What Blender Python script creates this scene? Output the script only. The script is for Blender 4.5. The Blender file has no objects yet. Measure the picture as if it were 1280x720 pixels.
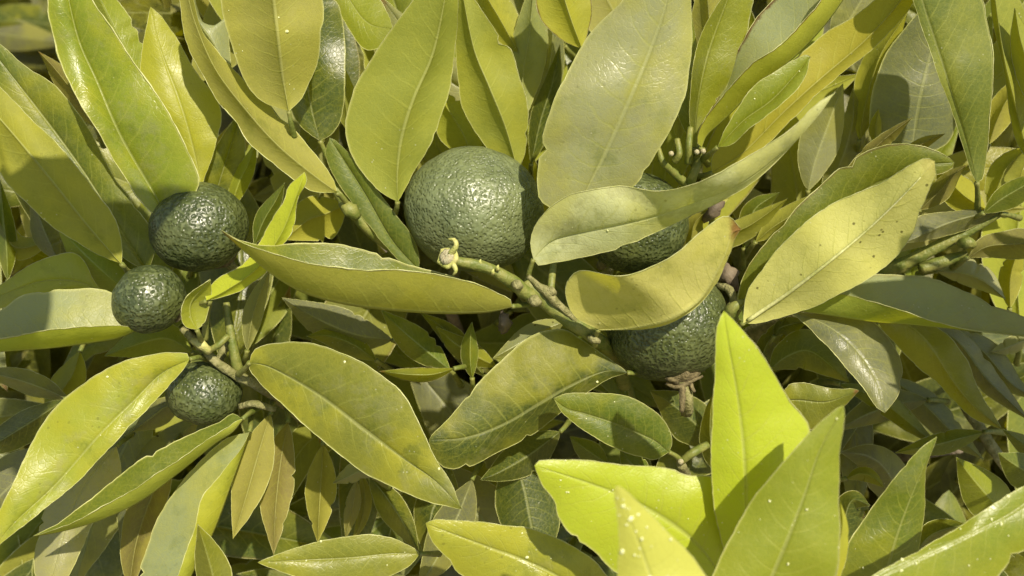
import bpy, bmesh, math, random
from mathutils import Vector, noise
random.seed(11)
S = bpy.context.scene
COL = S.collection

# ------------------------------------------------------------------ camera
PITCH = math.radians(38)
HFOV = math.radians(62)
FPX = 640 / math.tan(HFOV / 2)
CAM = Vector((0, 0, 1.05))
FWD = Vector((0, math.cos(PITCH), -math.sin(PITCH)))
RGT = Vector((1, 0, 0))
UPV = Vector((0, math.sin(PITCH), math.cos(PITCH)))
cd = bpy.data.cameras.new('camera')
cam = bpy.data.objects.new('camera', cd)
COL.objects.link(cam)
cam.location = CAM
cam.rotation_euler = (math.pi / 2 - PITCH, 0, 0)
cd.sensor_width = 36
cd.lens = 18 / math.tan(HFOV / 2)
cd.clip_start = 0.01
cd.clip_end = 3000
cd.dof.use_dof = True
cd.dof.focus_distance = 0.262
cd.dof.aperture_fstop = 12
S.camera = cam

# ------------------------------------------------------------------ light
Lw = (RGT * .38 + UPV * .62 - FWD).normalized()         # towards the sun: behind the photographer, higher and to the right
SUN_EL = math.asin(Lw.z)
w = bpy.data.worlds.new('World')
S.world = w
w.use_nodes = True
nt = w.node_tree
sky = nt.nodes.new('ShaderNodeTexSky')
sky.sky_type = 'NISHITA'
sky.sun_disc = False
sky.sun_elevation = SUN_EL
sky.sun_rotation = math.atan2(Lw.x, Lw.y)
bg = nt.nodes['Background']
tint = nt.nodes.new('ShaderNodeMix'); tint.data_type = 'RGBA'; tint.blend_type = 'MULTIPLY'; tint.inputs[0].default_value = 1
tint.inputs[7].default_value = (1.08, 1.0, .78, 1)        # warm tint on the sky light, as white balance
nt.links.new(sky.outputs[0], tint.inputs[6])
nt.links.new(tint.outputs[2], bg.inputs[0])
bg.inputs[1].default_value = 0.12
sd = bpy.data.lights.new('sun', 'SUN')
sd.energy = 5.0
sd.angle = math.radians(0.9)
sd.color = (1.0, 0.90, 0.73)
sun = bpy.data.objects.new('sun', sd)
COL.objects.link(sun)
sun.rotation_euler = Lw.to_track_quat('Z', 'Y').to_euler()
S.view_settings.view_transform = 'Standard'
S.view_settings.look = 'None'
S.view_settings.gamma = 1
S.view_settings.exposure = 0.40
S.cycles.max_bounces = 8
S.cycles.transmission_bounces = 6

# ------------------------------------------------------------------ materials
def mat(name):
    m = bpy.data.materials.new(name)
    m.use_nodes = True
    t = m.node_tree
    return m, t, t.nodes['Principled BSDF'], t.nodes['Material Output']

class G:
    """little node-graph helper"""
    def __init__(s, t): s.t = t
    def n(s, kind, **k):
        x = s.t.nodes.new(kind)
        for a, b in k.items(): setattr(x, a, b)
        return x
    def put(s, sock, v):
        if v is None: return
        if hasattr(v, 'links'): s.t.links.new(v, sock)
        else: sock.default_value = v
    def math(s, op, a, b=None, c=None, clamp=False):
        x = s.n('ShaderNodeMath', operation=op, use_clamp=clamp)
        s.put(x.inputs[0], a); s.put(x.inputs[1], b); s.put(x.inputs[2], c)
        return x.outputs[0]
    def mix(s, f, a, b, blend='MIX'):
        x = s.n('ShaderNodeMix', data_type='RGBA', blend_type=blend)
        s.put(x.inputs[0], f)
        s.put(x.inputs[6], a if hasattr(a, 'links') else tuple(a) + (1,))
        s.put(x.inputs[7], b if hasattr(b, 'links') else tuple(b) + (1,))
        return x.outputs[2]
    def noise(s, vec, scale, detail=3, rough=.55):
        x = s.n('ShaderNodeTexNoise')
        s.put(x.inputs['Vector'], vec)
        x.inputs['Scale'].default_value = scale
        x.inputs['Detail'].default_value = detail
        x.inputs['Roughness'].default_value = rough
        return x.outputs['Fac']
    def vor(s, vec, scale, feature='F1', out='Distance', rand=1):
        x = s.n('ShaderNodeTexVoronoi', feature=feature)
        s.put(x.inputs['Vector'], vec)
        x.inputs['Scale'].default_value = scale
        x.inputs['Randomness'].default_value = rand
        return x.outputs[out]
    def ramp(s, v, lo, hi, a=0, b=1):
        x = s.n('ShaderNodeMapRange', clamp=True, interpolation_type='SMOOTHSTEP')
        s.put(x.inputs[0], v); s.put(x.inputs[1], lo); s.put(x.inputs[2], hi)
        s.put(x.inputs[3], a); s.put(x.inputs[4], b)
        return x.outputs[0]
    def attr(s, name, kind='OBJECT'):
        x = s.n('ShaderNodeAttribute', attribute_type=kind, attribute_name=name)
        return x

def leaf_material(name, obj_attr=True):
    m, t, bs, out = mat(name)
    g = G(t)
    uv = g.n('ShaderNodeUVMap').outputs[0]
    sep = g.n('ShaderNodeSeparateXYZ'); t.links.new(uv, sep.inputs[0])
    u, v = sep.outputs[0], sep.outputs[1]          # u: 0..1 across (0.5 = midrib), v: base to tip
    au = g.math('ABSOLUTE', g.math('MULTIPLY_ADD', u, 2, -1))
    if obj_attr:
        pos = g.n('ShaderNodeTexCoord').outputs['Object']
        rnd = g.n('ShaderNodeObjectInfo').outputs['Random']
        top, und = g.attr('top').outputs['Vector'], g.attr('under').outputs['Vector']
        brown, tipb, speck = (g.attr(k).outputs['Fac'] for k in ('edge_brown', 'tip_brown', 'specks'))
        mott = g.attr('mottle').outputs['Fac']
        dull = g.attr('dull').outputs['Fac']
    else:
        pos = g.n('ShaderNodeNewGeometry').outputs['Position']
        rnd = g.n('ShaderNodeNewGeometry').outputs['Random Per Island']
        top = g.mix(rnd, (.011, .018, .005), (.036, .042, .010)); und = g.mix(rnd, (.04, .036, .012), (.085, .07, .022))  # very dark leaf colours stand in for the shade inside the shrub
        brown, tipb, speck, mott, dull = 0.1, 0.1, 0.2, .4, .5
    off = g.n('ShaderNodeVectorMath', operation='ADD')
    t.links.new(pos, off.inputs[0])
    cmb = g.n('ShaderNodeCombineXYZ'); g.put(cmb.inputs[0], g.math('MULTIPLY', rnd, 3.7)); g.put(cmb.inputs[1], g.math('MULTIPLY', rnd, 9.1))
    t.links.new(cmb.outputs[0], off.inputs[1])
    pos = off.outputs[0]
    back = g.n('ShaderNodeNewGeometry').outputs['Backfacing']
    base = g.mix(back, top, und)
    n1 = g.noise(pos, 38, 3, .6)
    n2 = g.noise(pos, 190, 4, .65)
    n3 = g.noise(pos, 1100, 2, .6)
    # yellowing in patches, greener near veins
    yel = g.mix(.55, base, (.42, .40, .02))
    c = g.mix(g.math('MULTIPLY', g.ramp(n1, .47, .64), mott), base, yel)
    grn = g.mix(.6, base, (.07, .11, .010))
    c = g.mix(g.math('MULTIPLY', g.ramp(g.noise(pos, 90, 5, .7), .50, .66), g.math('MULTIPLY', mott, .75)), c, grn)
    c = g.mix(g.math('MULTIPLY', g.ramp(n3, .35, .7), .22), c, g.mix(.5, c, (.46, .44, .05)))
    # blotchy dull film on the upper face (dried rain marks)
    stain = g.ramp(g.noise(pos, 75, 5, .7), .5, .64)
    stain = g.math('MULTIPLY', stain, g.math('MULTIPLY', dull, g.math('SUBTRACT', 1, back)))
    c = g.mix(g.math('MULTIPLY', stain, .55), c, (.28, .28, .15))
    drift = g.ramp(g.math('ADD', au, g.math('MULTIPLY_ADD', n1, .9, -.45)), .35, .95)
    c = g.mix(g.math('MULTIPLY', drift, g.math('MULTIPLY', mott, .30)), c, g.mix(.5, base, (.46, .42, .02)))
    # side veins leaving the midrib at a steep angle, wobbling
    wob = g.math('MULTIPLY_ADD', g.noise(pos, 60, 2), .09, 0)
    ph = g.math('ADD', g.math('SUBTRACT', v, g.math('MULTIPLY', g.math('POWER', au, 1.25), .17)), wob)
    fr = g.math('ABSOLUTE', g.math('SUBTRACT', g.math('FRACT', g.math('MULTIPLY', ph, 13)), .5))
    vein = g.math('MULTIPLY', g.ramp(fr, .0, .09, 1, 0), g.ramp(au, .1, .95, 1, .15))
    c = g.mix(g.math('MULTIPLY', vein, .30), c, (.40, .42, .08))
    # fine net of veinlets / oil glands
    net = g.vor(pos, 620, 'DISTANCE_TO_EDGE')
    netm = g.ramp(net, .0, .12, 1, 0)
    c = g.mix(g.math('MULTIPLY', netm, .10), c, (.40, .40, .06))
    gl = g.vor(pos, 1500)
    c = g.mix(g.math('MULTIPLY', g.ramp(gl, .0, .25, 1, 0), .16), c, (.05, .07, .01))
    # midrib line
    mr = g.ramp(au, g.math('MULTIPLY_ADD', v, -.018, .03), g.math('MULTIPLY_ADD', v, -.03, .062), 1, 0)
    c = g.mix(g.math('MULTIPLY', mr, .62), c, g.mix(.55, base, (.50, .52, .20)))
    # pale margin inside the rim
    c = g.mix(g.ramp(au, .955, 1.0, 0, .55), c, (.50, .50, .18))
    # brown scorched margins and tips
    nb = g.noise(pos, 160, 4, .7)
    eb = g.math('MULTIPLY', g.ramp(g.math('ADD', au, g.math('MULTIPLY', nb, .16)), 1.0, 1.07), brown)
    c = g.mix(eb, c, (.10, .045, .02))
    tb = g.math('MULTIPLY', g.ramp(g.math('ADD', v, g.math('MULTIPLY', nb, .14)), .98, 1.05), tipb)
    c = g.mix(tb, c, (.25, .13, .04))
    # dark pin-prick specks and pale dust specks
    vs = g.vor(pos, 330)
    gate = g.ramp(g.noise(pos, 120, 1), .5, .56)
    c = g.mix(g.math('MULTIPLY', g.math('MULTIPLY', g.ramp(vs, .10, .17, 1, 0), gate), speck), c, (.04, .025, .01))
    vp = g.vor(pos, 420)
    gate2 = g.ramp(g.noise(pos, 90, 2), .56, .62)
    c = g.mix(g.math('MULTIPLY', g.math('MULTIPLY', g.ramp(vp, .06, .13, 1, 0), gate2), .5), c, (.62, .62, .42))
    t.links.new(c, bs.inputs['Base Color'])
    ra = g.attr('rough').outputs['Fac']
    r = g.mix(back, (.40, .40, .40), (.62, .62, .62))
    r = g.math('ADD', g.math('MULTIPLY', g.math('SUBTRACT', n2, .5), .5), g.math('ADD', r, ra))
    g.put(bs.inputs['Roughness'], r)
    g.put(bs.inputs['Specular IOR Level'], g.mix(back, (.50, .50, .50), (.22, .22, .22)))
    # relief
    h = g.math('MULTIPLY', n1, .9)
    h = g.math('ADD', h, g.math('MULTIPLY', vein, -.06))
    h = g.math('ADD', h, g.math('MULTIPLY', n2, .30))
    h = g.math('ADD', h, g.math('MULTIPLY', netm, -.035))
    h = g.math('ADD', h, g.math('MULTIPLY', n3, .035))
    bp = g.n('ShaderNodeBump'); bp.inputs['Strength'].default_value = .55; bp.inputs['Distance'].default_value = .0012
    t.links.new(h, bp.inputs['Height']); t.links.new(bp.outputs[0], bs.inputs['Normal'])
    tr = g.n('ShaderNodeBsdfTranslucent')
    tc = g.mix(.55, c, (.66, .64, .01))
    hs = g.n('ShaderNodeHueSaturation'); hs.inputs['Saturation'].default_value = 1.15; hs.inputs['Value'].default_value = 1.2
    t.links.new(tc, hs.inputs['Color']); t.links.new(hs.outputs[0], tr.inputs[0]); t.links.new(bp.outputs[0], tr.inputs['Normal'])
    mx = g.n('ShaderNodeMixShader'); mx.inputs[0].default_value = .36
    t.links.new(bs.outputs[0], mx.inputs[1]); t.links.new(tr.outputs[0], mx.inputs[2]); t.links.new(mx.outputs[0], out.inputs[0])
    return m

M_LEAF = leaf_material('leaf_blade')
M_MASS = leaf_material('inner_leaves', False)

def simple(name, colA, colB, scale, rough=.5, bump=.4, dist=.0006, spec=.4, trans=0):
    m, t, bs, out = mat(name); g = G(t)
    pos = g.n('ShaderNodeTexCoord').outputs['Object']
    a = g.noise(pos, scale, 5, .65)
    t.links.new(g.mix(g.ramp(a, .35, .68), colA, colB), bs.inputs['Base Color'])
    bs.inputs['Roughness'].default_value = rough
    bs.inputs['Specular IOR Level'].default_value = spec
    bp = g.n('ShaderNodeBump'); bp.inputs['Strength'].default_value = bump; bp.inputs['Distance'].default_value = dist
    t.links.new(g.noise(pos, scale * 2.5, 4), bp.inputs['Height']); t.links.new(bp.outputs[0], bs.inputs['Normal'])
    if trans:
        bs.inputs['Transmission Weight'].default_value = trans
    return m
M_RIM = simple('leaf_margin', (.54, .54, .24), (.36, .38, .10), 300, .45)
M_TWIG = simple('green_twig', (.11, .14, .022), (.22, .22, .055), 260, .5, .7, .0006)
M_BARK = simple('corky_twig', (.15, .15, .045), (.29, .27, .12), 420, .75, 1, .0009)
M_DRY = simple('dry_calyx', (.10, .08, .035), (.22, .18, .085), 500, .8, 1, .0008)
M_BUD = simple('young_calyx', (.38, .40, .10), (.50, .46, .17), 600, .55, .6, .0005)
M_CUT = simple('cut_pith', (.45, .42, .26), (.32, .27, .15), 900, .7, .6)
M_DROP = simple('dried_drop', (.66, .68, .36), (.56, .58, .25), 900, .25, .3, .0003, .6)
M_TRUNK = simple('trunk_bark', (.12, .09, .06), (.22, .18, .12), 70, .85, 1, .003)
M_DEAD = simple('dead_leaf', (.09, .068, .045), (.18, .14, .09), 120, .7, 1, .001)

def fruit_material():
    m, t, bs, out = mat('citrus_peel'); g = G(t)
    pos0 = g.n('ShaderNodeTexCoord').outputs['Object']
    rnd = g.n('ShaderNodeObjectInfo').outputs['Random']
    off = g.n('ShaderNodeVectorMath', operation='ADD'); t.links.new(pos0, off.inputs[0])
    cmb = g.n('ShaderNodeCombineXYZ'); g.put(cmb.inputs[0], rnd); t.links.new(cmb.outputs[0], off.inputs[1])
    pos = off.outputs[0]
    dens = g.attr('pore_scale').outputs['Fac']
    wc = g.n('ShaderNodeTexNoise'); wc.inputs['Scale'].default_value = 420; wc.inputs['Detail'].default_value = 2; t.links.new(pos, wc.inputs['Vector'])
    wsc = g.n('ShaderNodeVectorMath', operation='SCALE'); t.links.new(wc.outputs['Color'], wsc.inputs[0]); wsc.inputs['Scale'].default_value = .0009
    wad = g.n('ShaderNodeVectorMath', operation='ADD'); t.links.new(pos, wad.inputs[0]); t.links.new(wsc.outputs[0], wad.inputs[1])
    wpos = wad.outputs[0]
    def vors(k, feat='SMOOTH_F1'):
        x = g.n('ShaderNodeTexVoronoi', feature=feat); t.links.new(wpos, x.inputs['Vector'])
        g.put(x.inputs['Scale'], g.math('MULTIPLY', dens, k))
        return x.outputs['Distance']
    wn = g.n('ShaderNodeTexNoise'); wn.inputs['Scale'].default_value = 700; wn.inputs['Detail'].default_value = 2; t.links.new(pos, wn.inputs['Vector'])
    v1 = vors(1.0); v2 = vors(.48); v3 = vors(2.1)
    n = g.noise(pos, 60, 4, .6)
    nf = g.noise(pos, 900, 3, .6)
    base = g.mix(g.ramp(n, .35, .68), (.032, .045, .010), (.066, .080, .018))
    pits = g.ramp(v1, .06, .34, 1, 0)
    c = g.mix(g.math('MULTIPLY', pits, .25), base, (.016, .034, .008))
    c = g.mix(g.math('MULTIPLY', g.ramp(v1, .42, .66), .42), c, (.17, .20, .075))
    spk = g.math('MULTIPLY', g.ramp(v3, .03, .16, 1, 0), g.ramp(g.noise(pos, 240, 2), .53, .63))
    c = g.mix(g.math('MULTIPLY', spk, .7), c, (.36, .36, .13))
    grey_sheen = g.attr('grey_sheen').outputs['Fac']
    c = g.mix(g.math('MULTIPLY', g.ramp(g.noise(pos, 130, 5, .7), .25, .75, .4, 1), grey_sheen), c, (.25, .29, .14))  # grey mixed into the peel colour as painted sheen of sun and sky
    t.links.new(c, bs.inputs['Base Color'])
    g.put(bs.inputs['Roughness'], g.ramp(nf, .3, .7, .28, .48))
    bs.inputs['Specular IOR Level'].default_value = .62
    h = g.math('MULTIPLY', g.ramp(v1, .0, .55), .9)
    h = g.math('ADD', h, g.math('MULTIPLY', v2, .8))
    h = g.math('ADD', h, g.math('MULTIPLY', nf, .35))
    h = g.math('ADD', h, g.math('MULTIPLY', n, 1.2))
    bp = g.n('ShaderNodeBump'); bp.inputs['Strength'].default_value = .8; bp.inputs['Distance'].default_value = .0004
    t.links.new(h, bp.inputs['Height']); t.links.new(bp.outputs[0], bs.inputs['Normal'])
    return m
M_FRUIT = fruit_material()

def soil_material():
    m, t, bs, out = mat('soil'); g = G(t)
    pos = g.n('ShaderNodeTexCoord').outputs['Object']
    a = g.noise(pos, 9, 6, .7); b = g.noise(pos, 70, 5, .7)
    c = g.mix(g.ramp(a, .35, .7), (.10, .065, .055), (.22, .15, .14))
    c = g.mix(g.ramp(b, .45, .7), c, (.30, .23, .22))
    t.links.new(c, bs.inputs['Base Color']); bs.inputs['Roughness'].default_value = .9
    bp = g.n('ShaderNodeBump'); bp.inputs['Distance'].default_value = .01
    t.links.new(b, bp.inputs['Height']); t.links.new(bp.outputs[0], bs.inputs['Normal'])
    return m
M_SOIL = soil_material()

# ------------------------------------------------------------------ geometry helpers
def P(x, y, d):
    """point seen at photograph pixel (x, y), d centimetres in front of the camera"""
    d /= 100
    return CAM + FWD * d + RGT * ((x - 640) / FPX * d) + UPV * ((360 - y) / FPX * d)

def cr(pts, n):
    """resample a polyline of tuples as a smooth curve, n+1 points, even in arc length"""
    pts = [Vector(p) for p in pts]
    if len(pts) == 2:
        return [pts[0].lerp(pts[1], i / n) for i in range(n + 1)]
    out = []
    q = [pts[0] * 2 - pts[1]] + pts + [pts[-1] * 2 - pts[-2]]
    for i in range(1, len(q) - 2):
        p0, p1, p2, p3 = q[i - 1:i + 3]
        for k in range(12):
            t = k / 12
            out.append(.5 * ((2 * p1) + (p2 - p0) * t + (2 * p0 - 5 * p1 + 4 * p2 - p3) * t * t + (3 * p1 - p0 - 3 * p2 + p3) * t ** 3))
    out.append(pts[-1])
    L = [0]
    for a, b in zip(out, out[1:]): L.append(L[-1] + (b - a).length)
    res = []; j = 0
    for i in range(n + 1):
        s = L[-1] * i / n
        while j < len(L) - 2 and L[j + 1] < s: j += 1
        f = (s - L[j]) / max(1e-9, L[j + 1] - L[j])
        res.append(out[j].lerp(out[j + 1], max(0, min(1, f))))
    return res

def prof(t, m=.45, sharp=1.15):
    """leaf half-width profile: 0 at base, 1 at m, 0 at a drawn-out tip"""
    if t <= m: return math.sin(math.pi / 2 * t / m) ** .8
    x = (t - m) / (1 - m)
    return max(0, 1 - x ** 1.75) ** sharp

def mesh_obj(name, verts, faces, mats, parent=None, loc=None, midx=None, uvs=None, smooth=True):
    me = bpy.data.meshes.new(name)
    loc = loc or Vector((0, 0, 0))
    me.from_pydata([v - loc for v in verts], [], faces)
    for m in mats: me.materials.append(m)
    if midx: me.polygons.foreach_set('material_index', midx)
    me.polygons.foreach_set('use_smooth', [smooth] * len(faces))
    if uvs:
        uvl = me.uv_layers.new(name='UVMap')
        uvl.data.foreach_set('uv', [c for f in faces for i in f for c in uvs[i]])
    me.update()
    o = bpy.data.objects.new(name, me)
    COL.objects.link(o)
    if parent is not None:
        o.parent = parent
        o.location = loc - world_of(parent)
    else:
        o.location = loc
    return o

def world_of(o):
    p = Vector(o.location)
    while o.parent is not None:
        o = o.parent; p += Vector(o.location)
    return p

def tube_data(pts, rad, sides=8, lump=0, seed=0):
    """swept tube; rad: list per point; returns verts, faces"""
    V, F = [], []
    n = len(pts)
    prev = None
    for i, p in enumerate(pts):
        d = (pts[min(i + 1, n - 1)] - pts[max(i - 1, 0)]).normalized()
        a = d.orthogonal().normalized() if prev is None else (prev - d * prev.dot(d)).normalized()
        prev = a
        b = d.cross(a)
        for k in range(sides):
            an = 2 * math.pi * k / sides
            r = rad[i]
            if lump: r *= 1 + lump * noise.noise(Vector((p.x * 500 + seed, p.y * 500 + k * 1.7, p.z * 500)))
            V.append(p + (a * math.cos(an) + b * math.sin(an)) * r)
    for i in range(n - 1):
        for k in range(sides):
            k2 = (k + 1) % sides
            F.append((i * sides + k, i * sides + k2, (i + 1) * sides + k2, (i + 1) * sides + k))
    F.append(tuple(range(sides))[::-1]); F.append(tuple((n - 1) * sides + k for k in range(sides)))
    return V, F

def tube(name, pix, rpx, m, parent, sides=9, lump=0, n=18, label=None):
    """twig through pixel points (x, y, d cm); rpx radii in pixels at each end or a list"""
    c = cr(pix, n)
    if not isinstance(rpx, (list, tuple)): rpx = (rpx, rpx)
    pts, rad = [], []
    for i, q in enumerate(c):
        pts.append(P(*q))
        f = i / n * (len(rpx) - 1); k = min(int(f), len(rpx) - 2)
        rad.append((rpx[k] + (rpx[k + 1] - rpx[k]) * (f - k)) * q[2] / 100 / FPX)
    V, F = tube_data(pts, rad, sides, lump, pix[0][0])
    o = mesh_obj(name, V, F, [m], parent, pts[0])
    if label: o['label'] = label
    return o

# ------------------------------------------------------------------ the shrub
BASE = Vector((0.02, 0.62, 0))
shrub = bpy.data.objects.new('citrus_shrub', None)
COL.objects.link(shrub); shrub.location = BASE
shrub['label'] = 'dense citrus shrub filling the view with long pointed yellow-green leaves'
shrub['category'] = 'shrub'

# palette: (upper face, lower face)
PAL = {
    'olive':  ((.175, .200, .026), (.27, .275, .050)),
    'tan':    ((.20, .21, .045), (.29, .275, .070)),
    'gold':   ((.24, .24, .03), (.32, .325, .04)),
    'green':  ((.090, .135, .016), (.24, .27, .045)),
    'dark':   ((.034, .060, .010), (.13, .16, .030)),
    'grey':   ((.29, .315, .16), (.29, .30, .12)),  # upper face greyed for dust, with the sky's reflection mixed into the colour
    'slate':  ((.13, .145, .085), (.17, .18, .08)),
    'pale':   ((.60, .61, .33), (.64, .62, .20)),
    'yellow': ((.33, .36, .035), (.42, .43, .05)),
    'lime':   ((.44, .51, .03), (.48, .52, .04)),
    'leafy':  ((.200, .245, .020), (.33, .38, .05)),
    'cream':  ((.50, .54, .10), (.50, .54, .10)),
    'brown':  ((.18, .145, .05), (.20, .175, .06)),
}
S_COLS = [0, .035, .09, .2, .36, .52, .68, .83, .94, 1]
N_T = 46
n_leaf = 0
def d_far(d): return (d[0] if isinstance(d, (list, tuple)) else d) > 30

def leaf(mid, L, R, d=26, z=(.5, .5), face='U', col='green', label=None, rim=1.0, col2=None, rough=0, brown=0, tip=0, specks=0.15,
         mottle=.65, dull=.22, wave=1.0, pet=None, rib=False, drops=0, dropsize=1, m=.45, parent=None, cells=None, coarse=False):
    """one leaf. mid: pixel points of the midrib base->tip; d: depth in cm at base..tip; L/R: half widths in pixels
    (left/right of the midrib walking to the tip; negative folds that half over) or the margin as pixel points;
    z: depth of each margin against the midrib in cm (+ = away from the camera)."""
    global n_leaf
    n_leaf += 1
    rs = random.Random(n_leaf * 7 + 3)
    if wave == 1 and d_far(d): wave = .45
    d = d if isinstance(d, (list, tuple)) else (d, d)
    NT = 16 if coarse else N_T
    cols = [0, .1, .4, .75, 1] if coarse else S_COLS
    mp = cr([(p[0], p[1], 0) for p in mid], NT)
    dd = []
    for i in range(NT + 1):
        f = i / NT * (len(d) - 1); k = min(int(f), len(d) - 2); q = f - k
        q = q * q * (3 - 2 * q) if len(d) > 2 else q
        dd.append(d[k] + (d[k + 1] - d[k]) * q)
    def side(E, sgn):
        if isinstance(E, (list, tuple)):
            c = cr([(mid[0][0], mid[0][1], 0)] + [(p[0], p[1], 0) for p in E] + [(mid[-1][0], mid[-1][1], 0)], NT)
            return c
        c = []
        for i in range(NT + 1):
            tg = mp[min(i + 1, NT)] - mp[max(i - 1, 0)]
            tg.normalize()
            nl = Vector((tg.y, -tg.x, 0)) * sgn
            c.append(mp[i] + nl * E * prof(i / NT, m))
        return c
    EL, ER = side(L, 1), side(R, -1)
    # real-world points
    plen = sum((mp[i + 1] - mp[i]).length for i in range(NT))
    wave *= max(.25, min(1, plen / 330))
    if pet is None and not coarse and d[0] < 33.5:
        bk = (mp[0] - mp[2]).normalized(); q_ = rs.uniform(-.5, .5)
        pet = [(mp[0].x + bk.x * 9 + bk.y * q_ * 4, mp[0].y + bk.y * 9 - bk.x * q_ * 4, d[0] + .25), (mp[0].x + bk.x * 24 + bk.y * q_ * 16, mp[0].y + bk.y * 24 - bk.x * q_ * 16, d[0] + 1.5)]
    sd = rs.random() * 100
    def edge_pt(e, i, zz, k):
        t = i / NT
        zc = zz * math.sin(math.pi * min(1, t * 1.02)) ** .7
        v = mp[i] + (e[i] - mp[i])
        wid = (e[i] - mp[i]).length
        # scalloped teeth and slow waviness
        tooth = (abs(math.sin(t * math.pi * (15 + 4 * rs_k[k]))) ** .6 - .6) * .9 + noise.noise(Vector((t * 9, sd, k * 5))) * 2.2
        if wid > 6 and not coarse:
            u = (e[i] - mp[i]) / wid
            v = v + u * tooth * wave
        for (k_, t0, sw, dp) in bites:
            if k_ == k and wid > 8: v = v - (e[i] - mp[i]) * dp * math.exp(-((t - t0) / sw) ** 2)
        zc += noise.noise(Vector((t * 3.2, sd + 7, k * 9))) * .38 * wave * min(1, wid / 30)
        zc += noise.noise(Vector((t * 11, sd + 3, k * 9))) * .05 * wave
        return v.x, v.y, dd[i] + zc
    rs_k = [rs.random(), rs.random()]
    bites = [(rs.randrange(2), rs.uniform(.15, .9), rs.uniform(.006, .03), rs.uniform(.04, .14) * (2 if d[0] > 27.5 else 1)) for _ in range(rs.choice([0, 0, 1, 1, 2, 3]))] if rim < 2 else []
    rows = []
    for i in range(NT + 1):
        M = (mp[i].x, mp[i].y, dd[i])
        el = edge_pt(EL, i, z[0], 0); er = edge_pt(ER, i, z[1], 1)
        row = []
        for e, zz, rev in ((el, z[0], True), (er, z[1], False)):
            half = []
            wcm = math.hypot(e[0] - M[0], e[1] - M[1]) * M[2] / FPX * (-.085 if face == 'U' else .085)
            for s in cols:
                # halves arch: steep by the midrib, flatter to the margin
                a = s
                bul = math.sin(math.pi * s ** .8) * (.10 * (e[2] - M[2]) + wcm)
                half.append(P(M[0] + (e[0] - M[0]) * a, M[1] + (e[1] - M[1]) * a, M[2] + (e[2] - M[2]) * s + bul))
            row.append(half[::-1] if rev else half[1:])
        rows.append(row[0] + row[1])
    nc = len(rows[0])
    org = rows[0][nc // 2].copy()
    V = [p for r in rows for p in r]
    U = []
    for i in range(NT + 1):
        us = [.5 - s / 2 for s in cols][::-1] + [.5 + s / 2 for s in cols][1:]
        U += [(q, i / NT) for q in us]
    F = []
    for i in range(NT):
        for k in range(nc - 1):
            a = i * nc + k
            q = (a, a + 1, a + nc + 1, a + nc)
            F.append(q[::-1] if face == 'D' else q)
    # which way is the lower face?  (pushed ridge of the midrib)
    mi = nc // 2
    nrm = (rows[NT // 2][mi + 2] - rows[NT // 2][mi - 2]).cross(rows[NT // 2 + 1][mi] - rows[NT // 2 - 1][mi])
    if nrm.length > 1e-12: nrm.normalize()
    if nrm.dot(FWD) > 0: nrm = -nrm           # towards the camera
    up = nrm if face == 'U' else -nrm
    for i in range(NT + 1):
        V[i * nc + mi] = V[i * nc + mi] - up * .00035
    MI = [0] * len(F)
    # rounded margin: a fine three-sided bead following the outline
    if rim > 0 and not coarse:
        ring = [i * nc for i in range(NT + 1)] + [i * nc + nc - 1 for i in range(NT, -1, -1)]
        pts = [V[i] for i in ring]
        rr = .00022 * rim
        b0 = len(V); n = len(pts)
        for j, p in enumerate(pts):
            i = j if j <= NT else 2 * NT + 1 - j
            cen = V[i * nc + mi]
            o_ = (p - cen)
            o_ = o_.normalized() if o_.length > 1e-7 else (pts[j] - pts[j - 1]).normalized()
            tap = (.45 + .9 * abs(noise.noise(Vector((j * .21, sd, 4))))) * (.6 + .4 * math.sin(math.pi * min(1, i / NT)))
            V += [p + o_ * rr * tap, p + nrm * rr * tap, p - nrm * rr * tap]
            U += [(.5, .5)] * 3
        for j in range(n - 1):
            a, b = b0 + j * 3, b0 + (j + 1) * 3
            for k in range(3):
                F.append((a + k, a + (k + 1) % 3, b + (k + 1) % 3, b + k)); MI.append(1)
    o = mesh_obj('leaf', V, F, [M_LEAF, M_RIM], parent or shrub, org, MI, U)
    c = PAL[col]
    j = 1 + (rs.random() - .5) * .16; j2 = 1 + (rs.random() - .5) * .12
    o['top'] = [c[0][0] * j, c[0][1] * j2, c[0][2]]
    u_ = PAL[col2][1] if col2 else c[1]
    o['under'] = [u_[0] * j, u_[1] * j2, u_[2]]
    o['rough'] = float(rough + rs.uniform(-.06, .10))
    o['edge_brown'] = float(brown); o['tip_brown'] = float(tip); o['specks'] = float(specks)
    o['mottle'] = float(mottle); o['dull'] = float(dull)
    if label: o['label'] = label
    if rib:   # raised midrib on the lower face
        pts = [V[i * nc + mi] for i in range(1, NT - 3)]
        vv, ff = tube_data(pts, [(.00055 if isinstance(rib, bool) else rib) * (1 - .8 * i / len(pts)) for i in range(len(pts))], 6)
        mesh_obj('midrib', vv, ff, [M_RIM], o, org)
    if pet:   # petiole: from the blade's base to the twig
        pix = [(mid[0][0], mid[0][1], dd[0])] + [tuple(p) for p in pet]
        cc = cr(pix, 10)
        pts = [P(*q) for q in cc]
        vv, ff = tube_data(pts, [(2.9 + 1.7 * abs(i / 10 - .2)) * cc[i][2] / 100 / FPX for i in range(11)], 8, .15)
        mesh_obj('petiole', vv, ff, [M_TWIG], o, pts[0])
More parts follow.
